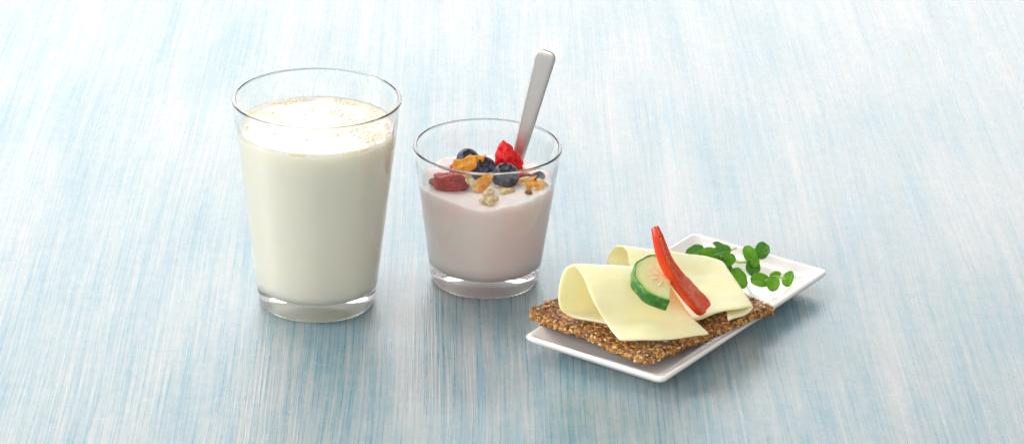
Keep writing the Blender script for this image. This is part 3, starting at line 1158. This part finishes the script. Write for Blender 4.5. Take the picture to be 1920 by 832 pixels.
sprig((1362, 505, .008), "leafy cress sprig behind the cheese slice's top edge, leftmost on the plate",
      [(1300, 473, .0230, 10.5, 8.0, 205, (-.5, -.45, .75), .35, 1),
       (1318, 481, .0220, 8.0, 6.0, 190, (.1, -.5, .8), .2, 0),
       (1329, 478, .0235, 11.0, 9.5, 170, (.1, -.7, .6), .25, 0),
       (1349, 463, .0250, 8.5, 6.5, 140, (.4, -.3, .8), .35, 1),
       (1351, 471, .0270, 10.0, 7.0, 195, (-.1, -.55, .8), .35, 1),
       (1367, 486, .0220, 8.0, 7.5, 20, (.2, -.75, .6), .25, 0),
       (1347, 497, .0215, 9.0, 7.5, 230, (-.1, -.6, .7), .3, 1),
       (1367, 503, .0150, 6.5, 4.5, 285, (.6, -.6, .5), .3, 1)],
      [([(1360, 505, .012), (1356, 490, .018), (1354, 478, .024)], .55, .45),
       ([(1358, 482, .021), (1364, 472, .021), (1380, 465, .017)], .50, .40),
       ([(1354, 487, .020), (1338, 484, .021), (1310, 479, .0215)], .45, .4),
       ([(1356, 490, .018), (1352, 494, .020)], .4, .4),
       ([(1358, 492, .018), (1365, 499, .015)], .4, .35)])
sprig((1378, 488, .0075), "cress sprig with upright leaves on a pale curved stem, at the plate's back rim",
      [(1405, 475, .0190, 9.5, 8.2, 118, (.1, -.8, .55), .2, 0),
       (1429, 468, .0190, 10.5, 9.0, 55, (.3, -.65, .7), .35, 1),
       (1416, 490, .0160, 5.5, 5.5, 60, (.2, -.7, .6), .2, 0),
       (1411, 504, .0125, 8.0, 9.0, 262, (.1, -.7, .7), .3, 1)],
      [([(1374, 486, .0085), (1385, 491, .0090), (1400, 490, .0115), (1413, 483, .0150)], .75, .6),
       ([(1413, 483, .0150), (1417, 476, .0165), (1424, 474, .0178)], .5, .4),
       ([(1411, 484, .0150), (1407, 482, .017)], .45, .4),
       ([(1412, 484, .0150), (1413, 492, .0140)], .45, .4)])
sprig((1372, 518, .0070), "single broad cress leaf beside the cheese edge, nearest the bread",
      [(1387, 523, .0110, 11.5, 8.8, 300, (.35, -.75, .6), .25, 0)],
      [([(1364, 516, .009), (1371, 516, .0105), (1378, 519, .0115)], .5, .4)])
sprig((1438, 530, .0070), "flat cress sprig with a row of leaves, rightmost on the plate",
      [(1423, 525, .0105, 9.5, 8.8, 170, (.0, -.7, .7), .25, 0),
       (1449, 533, .0100, 7.8, 8.0, 265, (.0, -.8, .6), .2, 0),
       (1455, 515, .0125, 6.0, 4.5, 20, (.0, -.55, .8), .3, 0),
       (1479, 521, .0115, 8.5, 6.8, 70, (-.5, -.7, .5), .25, 0)],
      [([(1434, 527, .0105), (1443, 522, .0115), (1452, 518, .0120), (1462, 520, .0118), (1473, 523, .0110)], .45, .4)])

# ------------------------------------------------------------------ light
world = bpy.data.worlds.new("World"); scene.world = world; world.use_nodes = True
wn = world.node_tree; N = NB(wn); bg = wn.nodes['Background']
tc = N.n('ShaderNodeTexCoord'); sx = N.n('ShaderNodeSeparateXYZ'); N.l(tc.outputs['Generated'], sx.inputs[0])
c = N.ramp(N.math('ADD', N.math('MULTIPLY', sx.outputs[1], .5), .5), [(0, (.86, .79, .71)), (.5, (.84, .80, .76)), (1, (.92, .92, .92))])
N.l(c, bg.inputs['Color']); bg.inputs['Strength'].default_value = .80


def area(name, loc, target, sx_, sy_, power, col=(1, 1, 1)):
    l = bpy.data.lights.new(name, 'AREA'); l.shape = 'RECTANGLE'; l.size = sx_; l.size_y = sy_; l.energy = power; l.color = col
    o = bpy.data.objects.new(name, l); COL.objects.link(o); o.location = loc
    d = Vector(target)-Vector(loc); o.rotation_euler = d.to_track_quat('-Z', 'Y').to_euler(); return o


area("back_softbox", (-.1, 3.6, .72), (.1, 1.47, 0), 3.4, .80, 27, (1, .965, .955))
area("top_softbox", (-.45, 2.22, 1.25), (.15, 1.47, .02), .9, .7, 9, (1, .985, .96))
area("left_softbox", (-1.1, 1.47, .5), (.05, 1.47, .05), .5, .8, 13, (1, .98, .96))
area("front_fill", (-.7, -.2, .85), (.05, 1.47, .04), 1.2, .9, 12, (1, .94, .89))

scene.view_settings.view_transform = 'Standard'; scene.view_settings.look = 'None'
scene.view_settings.exposure = 0; scene.view_settings.gamma = 1
scene.render.engine = 'CYCLES'
cy = scene.cycles
cy.use_denoising = True
cy.max_bounces = 24; cy.transmission_bounces = 24; cy.glossy_bounces = 6; cy.diffuse_bounces = 5; cy.transparent_max_bounces = 16
cy.caustics_refractive = True; cy.caustics_reflective = True; cy.blur_glossy = .3; cy.sample_clamp_indirect = 6
